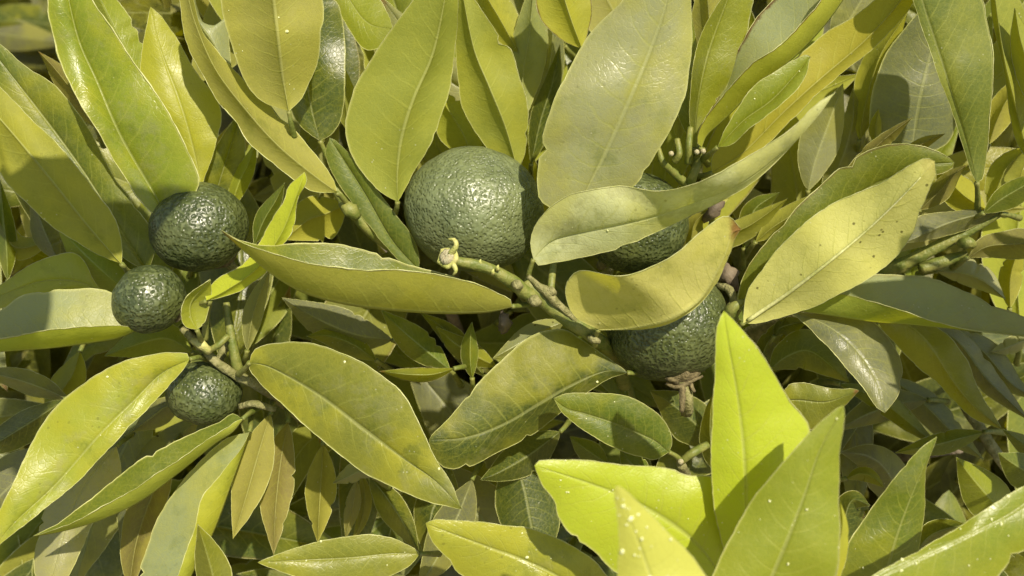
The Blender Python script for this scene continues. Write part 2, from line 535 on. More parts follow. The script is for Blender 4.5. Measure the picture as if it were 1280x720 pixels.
    if drops:
        drops = max(2, int(drops * .45))
        dv, df = [], []
        for q in range(drops):
            i = rs.randrange(3, NT - 2); k = rs.randrange(1, nc - 1)
            a = V[i * nc + k].lerp(V[(i + 1) * nc + k], rs.random()).lerp(V[i * nc + k + (1 if k < nc - 1 else -1)], rs.random() * .8)
            t1 = (V[i * nc + nc - 1] - V[i * nc]).normalized(); t2 = nrm.cross(t1).normalized()
            r = .00014 + .00036 * rs.random() ** 3
            r *= dropsize; el = .7 + .7 * rs.random()
            b0 = len(dv)
            for ring, (rr, hh) in enumerate(((1, .0), (.72, .4))):
                for s in range(7):
                    an = 2 * math.pi * s / 7
                    dv.append(a + (t1 * math.cos(an) * el + t2 * math.sin(an)) * r * rr * (.6 + .7 * rs.random()) + nrm * (r * hh + .00012))
            dv.append(a + nrm * (r * .5 + .00012))
            for s in range(7):
                s2 = (s + 1) % 7
                df.append((b0 + s, b0 + s2, b0 + 7 + s2, b0 + 7 + s)); df.append((b0 + 7 + s, b0 + 7 + s2, b0 + 14))
        dr = mesh_obj('droplets', dv, df, [M_DROP], o, org)
        dr['kind'] = 'stuff'
    return o
LF = leaf
# ---- upper left fan
LF([(152,330),(112,285),(62,222),(0,148),(-70,75)], [(112,312),(70,286),(30,251),(0,215),(-50,140)], [(153,305),(142,272),(116,235),(80,190),(40,150),(0,108),(-45,65)],
   d=(25.6,24.6,24.2), z=(.4,.5), face='D', col='olive', rib=False, specks=.2, label='broad olive leaf seen from below with a bright sunlit upper margin', pet=[(162,340,26.2),(185,352,27)])
LF([(185,340),(152,290),(105,215),(50,140),(-20,50)], [(140,310),(90,250),(40,190),(-20,110)], [(196,300),(172,262),(142,220),(104,150),(70,110),(35,85),(0,56),(-15,50)],
   d=(27.2,27,26.4), z=(-.2,-.2), col='green', label='large green leaf at the left frame edge behind the olive one')
LF([(216,282),(192,242),(150,170),(120,100),(98,50),(84,-10),(76,-60)], [(192,268),(172,245),(150,210),(120,160),(96,120),(78,80),(65,40),(61,0),(66,-40)],
   [(247,235),(247,218),(235,190),(215,150),(200,125),(175,90),(150,52),(118,5),(98,-35)], d=(26.8,26,25.4), z=(-.35,-.15), col='leafy', rim=2.6, mottle=1, dull=.6, specks=.1,
   label='long green leaf with a pale thick left margin leaning over the round fruit')
LF([(252,232),(240,180),(222,120),(200,60),(188,8)], [(225,195),(205,150),(182,110),(175,80),(184,30)], [(262,205),(276,150),(268,120),(245,90),(225,55),(205,25)],
   d=(28,27.6,27.4), z=(.0,.4), face='U', col='yellow', mottle=.4, dull=.3, label='yellow translucent pointed leaf with jagged tip between green leaves')
LF([(190,130),(165,80),(135,20),(105,-45)], 22, 26, d=(29,28.4), col='leafy', mottle=.3)
LF([(120,160),(95,120),(68,85),(48,64)], 15, 14, d=(29.5,28.5), face='D', col='brown', tip=.6)
LF([(262,268),(278,215),(292,170),(300,138)], 20, 24, d=(29,28.4), col='dark', z=(-.2,.1))
LF([(288,262),(298,230),(312,200),(320,176)], 11, 13, d=(28.6,28), col='yellow', dull=.1)
LF([(421,241),(385,214),(345,180),(305,135),(270,88),(248,40),(236,0),(230,-50)], [(403,240),(385,236),(345,207),(310,177),(295,152),(270,122),(245,80),(230,40),(224,0),(224,-30)],
   [(416,222),(400,201),(375,171),(340,135),(300,95),(270,62),(252,38),(242,0),(236,-30)], d=(26.6,26,25.4), z=(.4,1.0), face='D', col='tan', rim=1.3, label='long narrow tan leaf folded shut and seen from below', pet=[(430,250,27),(440,262,27.6)])
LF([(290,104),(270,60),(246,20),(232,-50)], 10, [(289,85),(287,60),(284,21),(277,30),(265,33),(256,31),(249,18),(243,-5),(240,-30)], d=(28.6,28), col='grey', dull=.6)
LF([(361,139),(353,92),(347,40),(340,-20),(332,-80)], [(345,134),(330,128),(313,112),(300,86),(286,42),(276,0),(282,-50)], [(374,126),(382,114),(395,82),(402,40),(403,0),(385,-50)],
   d=(26.4,25.4,24.6), z=(.5,.5), face='D', col='tan', mottle=.35, specks=.1, pet=[(364,155,26.6),(368,172,27)], drops=14, label='wide tan leaf hanging in from the top with its stalk below')
LF([(400,176),(388,130),(384,85),(388,30),(396,-40)], [(378,160),(365,138),(352,100),(340,40),(345,-20)], [(415,168),(427,143),(431,90),(430,43),(422,0),(412,-30)],
   d=(28,27.6,27.2), z=(-.3,.2), col='dark', rim=1, mottle=.4, pet=[(407,192,28.2),(412,208,28.4)], label='dark glossy green leaf with a pale midrib and stalk')
LF([(412,-50),(440,5),(462,30),(491,36)], [(440,-30),(470,-5),(486,20)], [(418,0),(440,42),(457,62),(478,57)], d=(28.4,27.6), z=(.1,-.1), col='leafy', mottle=.2)
LF([(436,165),(432,130),(428,95),(425,75)], 13, 14, d=(30,29.6), col='olive', face='D')
LF([(497,252),(497,215),(503,170),(518,122),(540,72),(552,22),(563,-45)], [(473,238),(454,217),(438,190),(433,160),(438,130),(447,103),(462,78),(480,50),(500,22),(517,0),(540,-30)],
   [(508,235),(518,213),(534,186),(544,165),(556,132),(563,105),(570,50),(573,0),(572,-25)], d=(27.3,26.6,25.6), z=(.3,.9), face='D', col='olive', mottle=.25, specks=.1,
   label='large smooth olive leaf standing left above the biggest fruit')
LF([(648,216),(632,160),(612,110),(592,60),(576,-20)], [(628,205),(606,180),(580,138),(572,95),(570,40),(570,0)], [(655,195),(660,165),(659,130),(650,100),(640,66),(620,40),(598,6)],
   d=(28.6,27.6,27), z=(.6,.2), face='D', col='olive', mottle=.4, label='olive leaf rising directly behind the biggest fruit')
LF([(592,205),(580,170),(562,140),(540,108)], 28, 26, d=(29.6,29), face='D', col='gold')
LF([(650,70),(625,25),(605,-10),(590,-50)], 20, 24, d=(30,29.4), face='D', col='olive')
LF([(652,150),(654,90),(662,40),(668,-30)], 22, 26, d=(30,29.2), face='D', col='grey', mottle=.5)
LF([(668,160),(682,110),(690,60),(692,0)], 14, 18, d=(30.5,29.6), col='slate')
LF([(664,205),(676,150),(690,105),(700,55)], 14, 16, d=(30.2,29.6), col='dark')
LF([(727,60),(712,20),(700,-20),(685,-70)], 36, 32, d=(27.8,26.8), face='D', col='gold', brown=.9, label='golden leaf hanging into the top edge with a scorched bite')
# the big grey-green leaf
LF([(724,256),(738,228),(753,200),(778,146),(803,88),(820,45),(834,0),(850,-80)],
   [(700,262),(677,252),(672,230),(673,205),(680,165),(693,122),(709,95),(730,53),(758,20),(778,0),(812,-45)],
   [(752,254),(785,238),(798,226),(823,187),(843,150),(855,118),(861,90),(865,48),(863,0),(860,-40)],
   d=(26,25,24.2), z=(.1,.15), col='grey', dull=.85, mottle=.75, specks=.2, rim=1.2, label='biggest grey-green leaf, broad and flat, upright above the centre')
LF([(868,185),(872,130),(884,70),(905,10),(925,-40)], [(862,150),(866,90),(878,40)], [(874,180),(888,142),(907,110),(926,67),(938,20),(940,-20)], d=(27.6,27,26.4), z=(.3,.1), face='U', col='leafy', mottle=.3, dull=.5)
LF([(872,184),(862,140),(860,80),(864,14)], 18, 16, d=(28,27.4), col='green', mottle=.2)
LF([(890,110),(888,60),(885,10),(880,-40)], 24, 26, d=(29,28.4), face='D', col='brown')
# folded leaf with the scorched margin, top right
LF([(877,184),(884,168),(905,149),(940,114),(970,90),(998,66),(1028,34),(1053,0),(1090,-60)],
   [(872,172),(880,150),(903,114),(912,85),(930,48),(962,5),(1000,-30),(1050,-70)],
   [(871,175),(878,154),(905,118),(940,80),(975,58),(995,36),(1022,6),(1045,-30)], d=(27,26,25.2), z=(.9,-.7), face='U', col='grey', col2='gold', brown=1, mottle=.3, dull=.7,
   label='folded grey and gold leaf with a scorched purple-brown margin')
LF([(897,184),(930,150),(968,122),(1013,71)], [(908,160),(938,112),(965,92),(990,77),(1006,69)], [(915,180),(940,158),(973,133),(1003,102)], d=(26,25.2), z=(-.15,-.5), col='leafy', mottle=.15, dull=.15,
   label='small fresh green pointed leaf lying on a long golden leaf', drops=6)
LF([(890,216),(930,190),(980,140),(1030,95),(1080,52),(1125,2),(1150,-40)], [(893,190),(940,140),(985,82),(1010,60),(1035,40),(1063,23),(1100,-5),(1130,-30)], [(915,218),(950,188),(990,150),(1022,116),(1057,88),(1090,60),(1118,32),(1142,2)],
   d=(27.8,27,26), z=(.2,.2), face='D', col='gold', mottle=.25, label='very long golden leaf running from the centre to the upper right')
# S-shaped pale leaf across the middle
LF([(667,324),(680,310),(697,299),(740,289),(780,281),(817,272),(863,256),(923,232),(975,194),(1010,160),(1044,115)],
   [(664,305),(666,290),(680,267),(710,245),(743,237),(777,232),(797,235),(823,239),(857,233),(895,218),(940,193),(990,160),(1020,132)],
   [(672,331),(690,329),(720,323),(763,313),(810,294),(863,270),(905,250),(937,231),(973,199),(1017,151)],
   d=(26,24.8,23.6,22.9), z=(-.5,.35), col='pale', mottle=.75, specks=.35, dull=.9, rim=1.3, drops=10, pet=[(661,342,26.3),(661,358,26.6)],
   label='long pale twisted leaf sweeping from the centre to the upper right')
# boat-shaped leaf, centre left
LF([(640,383),(615,389),(590,391),(543,391),(477,386),(423,378),(377,364),(340,342),(305,313),(277,288)],
   [(638,375),(627,369),(593,354),(543,343),(497,338),(443,337),(387,329),(340,317),(300,302)],
   [(620,368),(585,352),(550,342),(510,330),(467,316),(427,306),(377,304),(337,308),(305,303)],
   d=(26,25,23.6), z=(-.9,.7), face='U', col='green', col2='olive', mottle=.5, tip=.8, rim=1.3, brown=.15, pet=[(650,382,26.4),(662,380,26.8)],
   label='boat-shaped folded leaf pointing left in front of the biggest fruit')
# curled leaf over the lower right fruit
LF([(748,412),(765,412),(790,411),(830,403),(864,384),(884,362),(906,318),(914,292),(926,286)],
   [(718,395),(707,366),(711,350),(728,338),(777,345),(823,330),(850,313),(880,287),(908,270)],
   [(765,411),(800,412),(838,404),(872,382),(894,355),(912,318),(918,300)], d=(25.9,24.6,23.6), z=(-.9,.5), face='D', col='pale', mottle=.6, tip=1, rim=1.4, specks=.3, drops=4,
   pet=[(745,420,26.3),(744,432,26.8)], label='cupped pale leaf curling over the lower right fruit')
# right: big pale-yellow leaf seen from below and the one behind it
LF([(929,404),(955,386),(990,362),(1053,313),(1100,272),(1140,232),(1168,201)],
   [(931,380),(937,360),(960,327),(983,300),(1013,273),(1047,252),(1080,238),(1105,228),(1127,213),(1155,198)],
   [(950,403),(1007,386),(1057,364),(1090,344),(1120,321),(1137,297),(1153,258),(1163,231),(1169,216)],
   d=(26,24.6,23.4), z=(.1,.45), face='D', col='pale', mottle=.35, specks=.75, rim=1.2, rib=.0007, tip=.25, pet=[(921,410,26.5),(914,420,27)],
   label='pale yellow speckled leaf seen from below with a raised midrib')
LF([(925,386),(965,332),(1010,290),(1080,238),(1150,208),(1193,203)], [(924,365),(940,327),(983,274),(1020,237),(1053,207),(1087,188),(1117,180),(1145,182),(1175,190)], [(960,350),(1010,300),(1080,255),(1140,228),(1185,214)],
   d=(27,26,25), z=(-.2,.1), col='green', brown=.7, mottle=.2, label='dark green leaf tucked behind the pale yellow speckled one')
LF([(1050,225),(1082,195),(1110,170),(1141,146)], 9, 13, d=(27.6,26.8), face='D', col='brown', specks=1, label='small brown leaf densely covered in dark specks')
LF([(1120,215),(1140,190),(1158,177),(1182,167)], 9, 9, d=(27.5,27), face='D', col='brown', specks=1)
LF([(1150,262),(1175,238),(1190,220),(1208,206)], 12, 14, d=(28,27.4), face='D', col='brown', specks=.9, tip=.5)
LF([(1140,190),(1144,160),(1153,110),(1165,60),(1178,5)], [(1110,186),(1090,178),(1087,150),(1092,110),(1104,75),(1127,40),(1155,10)], [(1168,188),(1190,170),(1200,120),(1200,70)], d=(29,28.4,28), col='slate', dull=.5, mottle=.1,
   label='wide blue-grey leaf in open shade near the upper right corner')
LF([(1094,180),(1094,160),(1098,136)], 8, 8, d=(28.4,28), face='D', col='olive')
# dark vertical leaf at right with two pale lines
LF([(1221,228),(1207,174),(1192,128),(1180,88),(1166,45),(1152,0),(1136,-70)], [(1214,215),(1203,180),(1180,112),(1160,57),(1141,0),(1128,-50)],
   [(1228,222),(1233,187),(1238,127),(1241,67),(1232,20),(1222,-10),(1180,-70)], d=(26.6,25.8,25), z=(.0,-.1), col='green', rough=.15, mottle=.35, dull=.1, rim=1.2, specks=.1, pet=[(1222,246,27),(1222,266,27.6)],
   label='dark green leaf pointing up at the right with its midrib near one side')
LF([(1285,200),(1268,130),(1252,60),(1238,-40)], [(1268,170),(1255,90),(1240,20)], [(1300,150),(1295,60),(1265,-20)], d=(28,27,26.6), face='D', col='olive', mottle=.5)
LF([(1300,150),(1290,100),(1275,50),(1268,10)], 18, 22, d=(27,26.4), face='D', col='olive')
LF([(1236,180),(1246,150),(1262,120),(1290,90)], 16, 18, d=(29.6,29), face='D', col='tan')
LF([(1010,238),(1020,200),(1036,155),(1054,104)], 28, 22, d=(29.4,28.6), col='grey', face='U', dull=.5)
LF([(1028,240),(1052,200),(1066,150),(1066,110)], 20, 22, d=(30,29.4), col='slate', face='U')
LF([(1074,175),(1082,130),(1100,70),(1135,15)], 20, 22, d=(29.6,28.6), face='D', col='gold')
LF([(1040,60),(1062,25),(1080,-5),(1100,-40)], 24, 20, d=(30,29), col='grey')
LF([(1250,267),(1225,268),(1185,279),(1130,304)], [(1225,280),(1200,290),(1160,300)], [(1225,262),(1190,264),(1150,270),(1136,284)], d=(27.2,26.6), col='slate', dull=.9, brown=.2,
   label='greyish narrow glossy leaf pointing left above the thick green stem')
LF([(1210,322),(1235,308),(1270,305),(1320,300)], [(1225,298),(1250,290),(1285,286)], [(1240,322),(1280,323)], d=(27.2,26.4), face='D', col='brown', mottle=.1)
LF([(1230,266),(1250,250),(1275,235),(1310,215)], 14, 18, d=(26.8,26), col='green', mottle=.5)
LF([(1232,262),(1205,245),(1185,225),(1170,205)], 22, 20, d=(29,28.4), face='D', col='gold')
LF([(1236,262),(1250,225),(1262,205),(1290,180)], 18, 22, d=(29,28.4), face='D', col='olive')
# lower right group
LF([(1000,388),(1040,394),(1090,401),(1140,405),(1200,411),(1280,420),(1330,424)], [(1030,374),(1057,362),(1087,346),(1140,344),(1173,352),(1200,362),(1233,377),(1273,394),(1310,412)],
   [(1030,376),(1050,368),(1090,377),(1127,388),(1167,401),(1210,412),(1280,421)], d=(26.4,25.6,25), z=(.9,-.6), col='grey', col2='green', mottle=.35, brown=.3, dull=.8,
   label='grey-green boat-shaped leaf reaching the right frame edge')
LF([(985,389),(1030,405),(1068,435),(1095,475),(1106,516)], [(1020,392),(1060,394),(1087,399),(1110,422),(1125,450),(1128,470),(1122,495)], [(1003,402),(1033,432),(1060,462),(1079,484),(1096,508)],
   d=(26.8,26,25.4), z=(.5,-.1), col='slate', dull=1, brown=.35, mottle=.3, label='drooping grey-brown leaf with rain marks right of the lower fruit')
LF([(1097,402),(1135,406),(1163,432),(1187,470),(1215,505),(1253,537)], [(1140,400),(1180,415),(1208,450),(1222,485),(1243,520)], [(1110,420),(1145,456),(1175,482),(1213,520)], d=(27.2,26.4,25.8), z=(.3,.5), col='gold', dull=.5, mottle=.4,
   label='folded olive leaf pointing to the lower right')
LF([(1160,402),(1200,430),(1235,475),(1288,527)], 16, 18, d=(28,27), col='slate')
LF([(1190,412),(1230,440),(1265,480),(1300,500)], 18, 16, d=(28.6,28), col='slate')
LF([(1172,339),(1205,342),(1230,352),(1257,374)], 20, 14, d=(28.6,28), col='grey', mottle=.1)
LF([(1262,385),(1262,350),(1268,325),(1280,300)], 14, 16, d=(29,28.6), col='olive', face='D')
LF([(1290,420),(1270,430),(1255,436),(1238,440)], 10, 12, d=(28.6,28.2), col='grey')
LF([(962,462),(985,445),(1015,440),(1062,478)], 26, 24, d=(28.4,27.8), col='green')
LF([(968,420),(975,410),(990,405),(1010,402)], 10, 14, d=(28.6,28.2), col='dark')
LF([(950,470),(955,440),(965,420),(985,395)], 12, 12, d=(29,28.6), col='dark')
LF([(1135,640),(1110,590),(1085,570),(1050,565)], 30, 22, d=(29.6,29), col='slate')
LF([(1230,540),(1200,548),(1170,556),(1118,566)], 14, 14, d=(28.6,28), col='green')
LF([(1160,500),(1120,505),(1080,520),(1040,540)], 16, 20, d=(29.6,29), col='slate')
LF([(1050,480),(1100,500),(1150,540),(1175,560)], 14, 14, d=(29.2,28.8), col='green', dull=.6)
LF([(1110,470),(1150,500),(1190,540),(1230,575)], 18, 20, d=(30,29.6), col='slate')
LF([(1058,598),(1075,592),(1090,596),(1106,610)], 9, 10, d=(29,28.6), col='olive')
LF([(1052,690),(1056,650),(1066,625),(1088,632)], 20, 26, d=(27.6,27), col='dark', brown=1, label='ragged dark leaf with torn brown margin')
LF([(975,500),(1000,500),(1035,502),(1074,488)], [(985,482),(1005,479),(1040,486),(1064,486)], [(985,520),(1012,537),(1035,525),(1055,508)], d=(26.6,25.8), z=(.1,.3), col='olive', tip=1, brown=.5,
   label='short olive leaf with browned tip behind the bright shoots')
# bright foreground shoots
LF([(925,735),(932,660),(930,580),(922,500),(912,440),(905,388)], [(906,690),(895,640),(889,579),(890,532),(894,465),(896,410)], [(960,690),(1000,600),(1012,537),(987,500),(960,455),(930,415)],
   d=(22.6,21.6,20.8), z=(.1,.2), col='lime', mottle=.15, dull=.05, specks=0, rim=1.1, label='tall bright lime-yellow leaf standing in the lower right', drops=6)
LF([(915,745),(880,690),(840,655),(790,625),(740,605),(700,592),(668,582)], [(850,716),(800,722),(770,714),(745,691),(720,673),(699,648),(693,626),(678,606)], [(925,690),(915,612),(890,597),(865,590),(825,585),(774,581),(720,575),(677,576)],
   d=(23,22.4,21.8), z=(.1,.0), col='lime', mottle=.15, dull=.05, specks=0, rim=1.3, drops=40, dropsize=.8, label='glowing yellow leaf pointing left behind the pale leaf tip')
LF([(930,800),(965,720),(985,672),(1005,620),(1025,562),(1055,506)], [(880,750),(890,720),(912,675),(938,628),(976,582),(1005,550),(1025,528),(1043,513)], [(1000,780),(1042,722),(1050,677),(1048,622),(1050,568),(1055,528)],
   d=(20.4,20,19.6), z=(.2,.2), col='leafy', mottle=.12, dull=.1, specks=.05, drops=34, dropsize=.8, label='fresh green arrow-shaped leaf at the bottom beside the lime one')
LF([(1020,760),(1040,710),(1052,660),(1050,625)], 14, 14, d=(21.4,21), face='D', col='yellow')
LF([(850,830),(826,760),(802,690),(785,645),(769,607)], [(774,790),(772,720),(774,677),(771,640),(768,618)], [(930,790),(884,722),(861,691),(832,662),(800,630),(778,610)],
   d=(18.4,18,17.6), z=(.15,.3), col='cream', mottle=.1, dull=.1, rim=.6, drops=110, dropsize=1.35, specks=0, label='pale blurred leaf tip dotted with white drops nearest the camera')
LF([(1095,790),(1108,720),(1125,660),(1148,600),(1171,546)], [(1048,740),(1056,690),(1080,650),(1113,604),(1150,562)], [(1140,760),(1148,690),(1156,630),(1157,588),(1168,556)], d=(24,23.4,23), z=(.2,.3), col='green', mottle=.5, dull=.4, drops=8,
   label='slim olive-green pointed leaf standing right of the bright shoots')
LF([(1330,590),(1265,640),(1200,672),(1140,700),(1060,742)], [(1320,672),(1280,688),(1254,712),(1225,748),(1150,775)], [(1300,600),(1280,608),(1229,640),(1157,684),(1100,714)], d=(21.6,21.2,20.8), z=(.2,.1), col='leafy', mottle=.35, drops=44, dropsize=1.1,
   label='large wet yellow-green leaf entering from the lower right corner')
LF([(1275,655),(1245,630),(1218,600),(1195,571)], 30, 26, d=(24.6,24), col='leafy', drops=6, mottle=.1)
LF([(1310,600),(1285,590),(1265,578),(1247,566)], 24, 20, d=(24,23.6), col='green', mottle=.2)
LF([(1320,585),(1295,565),(1270,548),(1252,536)], 14, 12, d=(24.6,24.2), col='green', mottle=.2)
LF([(1290,700),(1285,680),(1270,670),(1255,655)], 24, 22, d=(23.6,23.2), col='green', mottle=.2)
LF([(1145,690),(1160,672),(1180,662),(1210,655)], 16, 14, d=(25,24.6), col='dark')
# centre bottom
LF([(836,565),(820,552),(803,544),(767,529),(730,517),(709,511),(692,498)], [(820,574),(803,571),(774,562),(738,543),(706,519)], [(840,553),(835,534),(818,514),(785,496),(749,492),(709,492)],
   d=(26.4,25.8), z=(-.1,-.1), col='green', rough=.1, mottle=.5, dull=.4, specks=.3, drops=8, pet=[(845,570,26.5),(851,577,26.8)], label='oval green leaf with dewy specks below the lower right fruit')
LF([(784,466),(756,464),(715,482),(677,504),(632,530),(584,547),(536,550)], [(760,474),(731,493),(699,517),(666,543),(617,568),(584,584),(556,584),(541,568)], [(775,458),(760,448),(730,427),(707,413),(680,414),(655,426),(630,448),(599,478),(563,521),(543,540)],
   d=(27.2,26.6,26), z=(.5,.1), col='dark', rough=.1, mottle=.8, dull=.5, specks=.2, label='broad green leaf pointing lower left below the main twig', drops=3)  # dark colour put in for the shade that falls on this leaf
LF([(706,402),(680,412),(648,430),(616,448)], 16, 15, d=(27.8,27.2), col='grey', dull=.8, specks=.9)
LF([(775,770),(700,722),(650,698),(617,686),(563,666),(532,654)], [(700,775),(620,745),(575,718),(558,696),(541,676)], [(780,735),(758,720),(738,698),(702,677),(666,662),(630,657),(599,653),(548,650)],
   d=(24.4,24,23.6), z=(.1,.1), col='yellow', mottle=.8, dull=.5, specks=.3, drops=26, label='mottled yellow-green leaf at the bottom pointing left')
LF([(525,692),(490,692),(440,697),(380,700),(322,703)], [(505,712),(470,724),(420,728),(370,720),(339,710)], [(515,684),(490,673),(454,669),(400,677),(350,692)], d=(25,24.6,24.2), z=(-.1,.0), col='olive', mottle=.7, dull=.4, specks=.2, drops=12,
   label='horizontal olive leaf at the bottom edge with green blotches')
# large diagonal leaf and its neighbours
LF([(312,453),(342,461),(400,495),(454,536),(505,574),(545,602),(577,636)], [(318,440),(330,433),(367,428),(403,433),(443,449),(480,472),(505,497),(527,536),(545,575),(563,605)], [(314,464),(332,486),(364,515),(400,547),(436,577),(469,598),(509,616),(552,632)],
   d=(26,25,24.2), z=(-.1,.1), col='olive', mottle=.9, dull=.5, specks=.2, rim=1.2, drops=6, pet=[(305,462,26.4),(298,468,26.8)], label='big olive-yellow leaf slanting down right beside the small fruits')
LF([(237,449),(202,467),(166,503),(126,543),(72,604),(20,652),(-12,690)], [(228,462),(195,500),(155,539),(123,575),(90,608),(36,651),(0,680)], [(233,442),(200,442),(160,450),(123,468),(101,482),(72,507),(43,547),(22,594),(0,637),(-12,665)],
   d=(26,25,24), z=(.0,-.1), col='yellow', rough=-.08, mottle=1, dull=.6, specks=.3, rim=1.2, drops=9, dropsize=1.2, label='large yellow-green leaf running to the lower left corner')
LF([(303,524),(290,540),(267,555),(217,595),(173,627),(126,649),(80,663),(42,670)], [(296,526),(271,543),(217,579),(162,615),(94,651),(62,664)], [(290,518),(274,528),(224,550),(181,572),(134,608),(87,644),(60,661)], d=(26.4,25.6,24.8), z=(-.6,.5), face='U', col='green', col2='leafy', mottle=.15, dull=.1, rim=1.2,
   label='narrow half-folded green leaf below the lowest small fruit')
LF([(312,540),(305,560),(289,605),(267,664),(240,717),(215,775)], [(302,560),(280,588),(253,622),(242,665),(222,720),(200,770)], [(280,550),(235,594),(202,640),(184,684),(172,730),(175,765)], d=(27,26.4,25.8), z=(-.5,.5), face='U', col='grey', col2='gold', mottle=.6,
   label='long two-tone drooping olive leaf at the lower left')
LF([(338,518),(325,560),(308,620),(291,674)], 22, 24, d=(27.6,26.8), z=(.2,.2), face='D', col='tan', tip=.0, mottle=.3)
LF([(360,528),(352,570),(345,630),(342,694)], 20, 24, d=(28.4,27.6), z=(.3,.2), face='D', col='brown', mottle=.2)
LF([(404,556),(402,590),(399,640),(397,679)], 20, 19, d=(28.8,28), face='D', col='olive', mottle=.4)
LF([(466,596),(450,590),(435,596),(416,604)], 10, 13, d=(27.6,27.2), col='grey')
LF([(446,600),(442,630),(436,655),(432,674)], 9, 10, d=(29,28.6), face='D', col='grey')
LF([(452,590),(456,620),(452,650),(440,680)], 9, 9, d=(29.4,29), face='D', col='tan')
LF([(462,596),(482,620),(505,655),(524,690)], 16, 20, d=(29,28.4), col='dark')
LF([(560,580),(552,620),(540,640),(532,700)], 24, 24, d=(29.6,29), col='dark')
LF([(590,600),(570,650),(545,700),(520,740)], 26, 26, d=(28.4,27.8), col='slate', face='U')
LF([(640,560),(655,610),(665,660),(680,720)], 42, 40, d=(29.4,28.8), col='dark', mottle=.1)
LF([(700,540),(660,570),(625,590),(600,600)], 22, 26, d=(29,28.4), col='dark', mottle=.1)
LF([(760,580),(745,570),(730,560),(712,545)], 14, 14, d=(27.6,27.2), col='green', mottle=.1)
LF([(815,600),(800,590),(785,575),(775,560)], 14, 16, d=(27.8,27.4), col='green', mottle=.1)
LF([(900,560),(870,530),(840,505),(812,488)], 30, 26, d=(29,28.6), col='dark')
LF([(905,600),(890,560),(888,520),(892,490)], 14, 12, d=(28.4,28), col='dark')
LF([(270,770),(268,730),(258,690),(247,655)], 20, 24, d=(24.8,24.4), col='olive', mottle=.5, rim=1.2)
LF([(146,558),(110,600),(85,650),(62,730)], [(150,600),(118,650),(100,690),(80,730)], [(110,580),(60,630),(44,690),(45,720)], d=(27.4,27,26.6), z=(.3,.1), col='grey', dull=.6)
LF([(190,500),(150,570),(120,640),(90,740)], 40, 36, d=(29.6,29), col='slate')
LF([(215,560),(190,620),(170,680),(160,750)], 22, 24, d=(28.6,28), face='D', col='brown')
LF([(250,520),(210,560),(170,600),(150,680)], 22, 26, d=(29.6,29), col='slate')
LF([(80,500),(50,520),(10,545),(-40,575)], 22, 18, d=(27.4,27), col='dark', mottle=.1)
LF([(86,500),(60,488),(20,474),(-30,462)], 14, 16, d=(27.8,27.4), col='slate', dull=.9)
LF([(60,560),(30,590),(0,620),(-40,660)], 36, 34, d=(28.6,28.2), col='slate')
LF([(230,500),(205,510),(185,525),(165,540)], 18, 14, d=(28.6,28.2), col='slate')
# left middle
LF([(170,413),(150,421),(133,425),(67,434),(0,439),(-70,446)], [(150,407),(67,412),(0,424),(-50,436)], [(158,396),(140,366),(83,362),(33,368),(0,389),(-50,415)], d=(25.6,25,24.6), z=(-.8,.6), face='U', col='grey', col2='leafy', mottle=.6, dull=.6, rim=1.3,
   label='green leaf folded lengthwise pointing left out of the frame')
LF([(128,366),(97,352),(50,352),(0,370),(-50,390)], [(110,372),(60,372),(10,384)], [(117,350),(97,318),(67,320),(33,334),(0,357)], d=(27,26.4), z=(.0,.1), col='yellow', mottle=.7, dull=.4,
   label='yellowing leaf above the folded one at the left edge')
LF([(162,368),(135,345),(103,315),(70,281)], 22, 26, d=(27.4,26.8), col='leafy', mottle=.1, dull=.1)
LF([(72,325),(58,295),(48,270),(37,250)], 17, 18, d=(29.4,29), col='slate')
LF([(62,300),(30,310),(10,300),(-10,250)], 16, 16, d=(29.8,29.4), col='olive', face='D')
LF([(10,350),(8,310),(4,270),(0,225)], 14, 14, d=(29.6,29.2), col='green')
LF([(246,412),(238,395),(240,375),(263,349)], [(256,402),(262,380),(264,362)], [(232,408),(226,392),(234,370)][::1], d=(25.4,24.8), z=(.3,-.3), face='D', col='yellow', mottle=.2)
LF([(258,376),(285,362),(322,335),(350,295),(366,258),(381,215)], [(258,364),(275,347),(307,328),(323,306),(340,275),(356,250),(362,232)], [(275,372),(305,361),(334,338),(352,308),(366,287),(372,250),(383,228)], d=(25.2,24.8,24.4), z=(.2,.3), face='D', col='lime', rim=1.5, mottle=.1, specks=0,
   label='bright twisted yellow leaf standing by the tip of the boat-shaped leaf')
LF([(318,305),(330,275),(345,250),(356,228)], 12, 12, d=(26.6,26), col='green', mottle=.1)
LF([(309,438),(314,405),(322,375),(338,335)], 13, 12, d=(26.8,26.4), face='D', col='grey', mottle=.2)
LF([(432,256),(405,268),(385,275),(355,300)], 34, 26, d=(28.6,28.2), face='D', col='gold', mottle=.3)
LF([(524,338),(490,300),(455,240),(412,172)], [(505,330),(480,305),(430,240),(408,200)], [(520,305),(490,262),(455,215),(425,180)], d=(28.2,27.4), z=(-.1,-.2), col='green', rim=.3, rough=.1, mottle=.1, dull=.2, label='long dark green leaf leading down behind the biggest fruit')
LF([(490,425),(445,418),(400,400),(352,372)], 24, 26, d=(28.8,28.2), col='slate', dull=.2, mottle=0)
LF([(562,462),(535,440),(505,415),(476,387)], 20, 19, d=(27.8,27.4), col='green', dull=.5)
LF([(605,470),(585,445),(560,415),(525,390)], 15, 13, d=(28.2,27.8), col='dark')
LF([(620,458),(595,445),(570,430),(545,408)], 15, 14, d=(28,27.6), col='olive')
LF([(590,472),(588,450),(588,425),(590,402)], 12, 10, d=(27.4,27), col='green')
LF([(567,461),(540,468),(510,468),(474,464)], 9, 9, d=(27,26.6), col='olive', tip=1, brown=1, label='small leaf with a rust-orange scorched tip in the shaded middle')
LF([(470,450),(440,430),(410,420),(383,420)], 16, 14, d=(28.6,28.2), col='green')
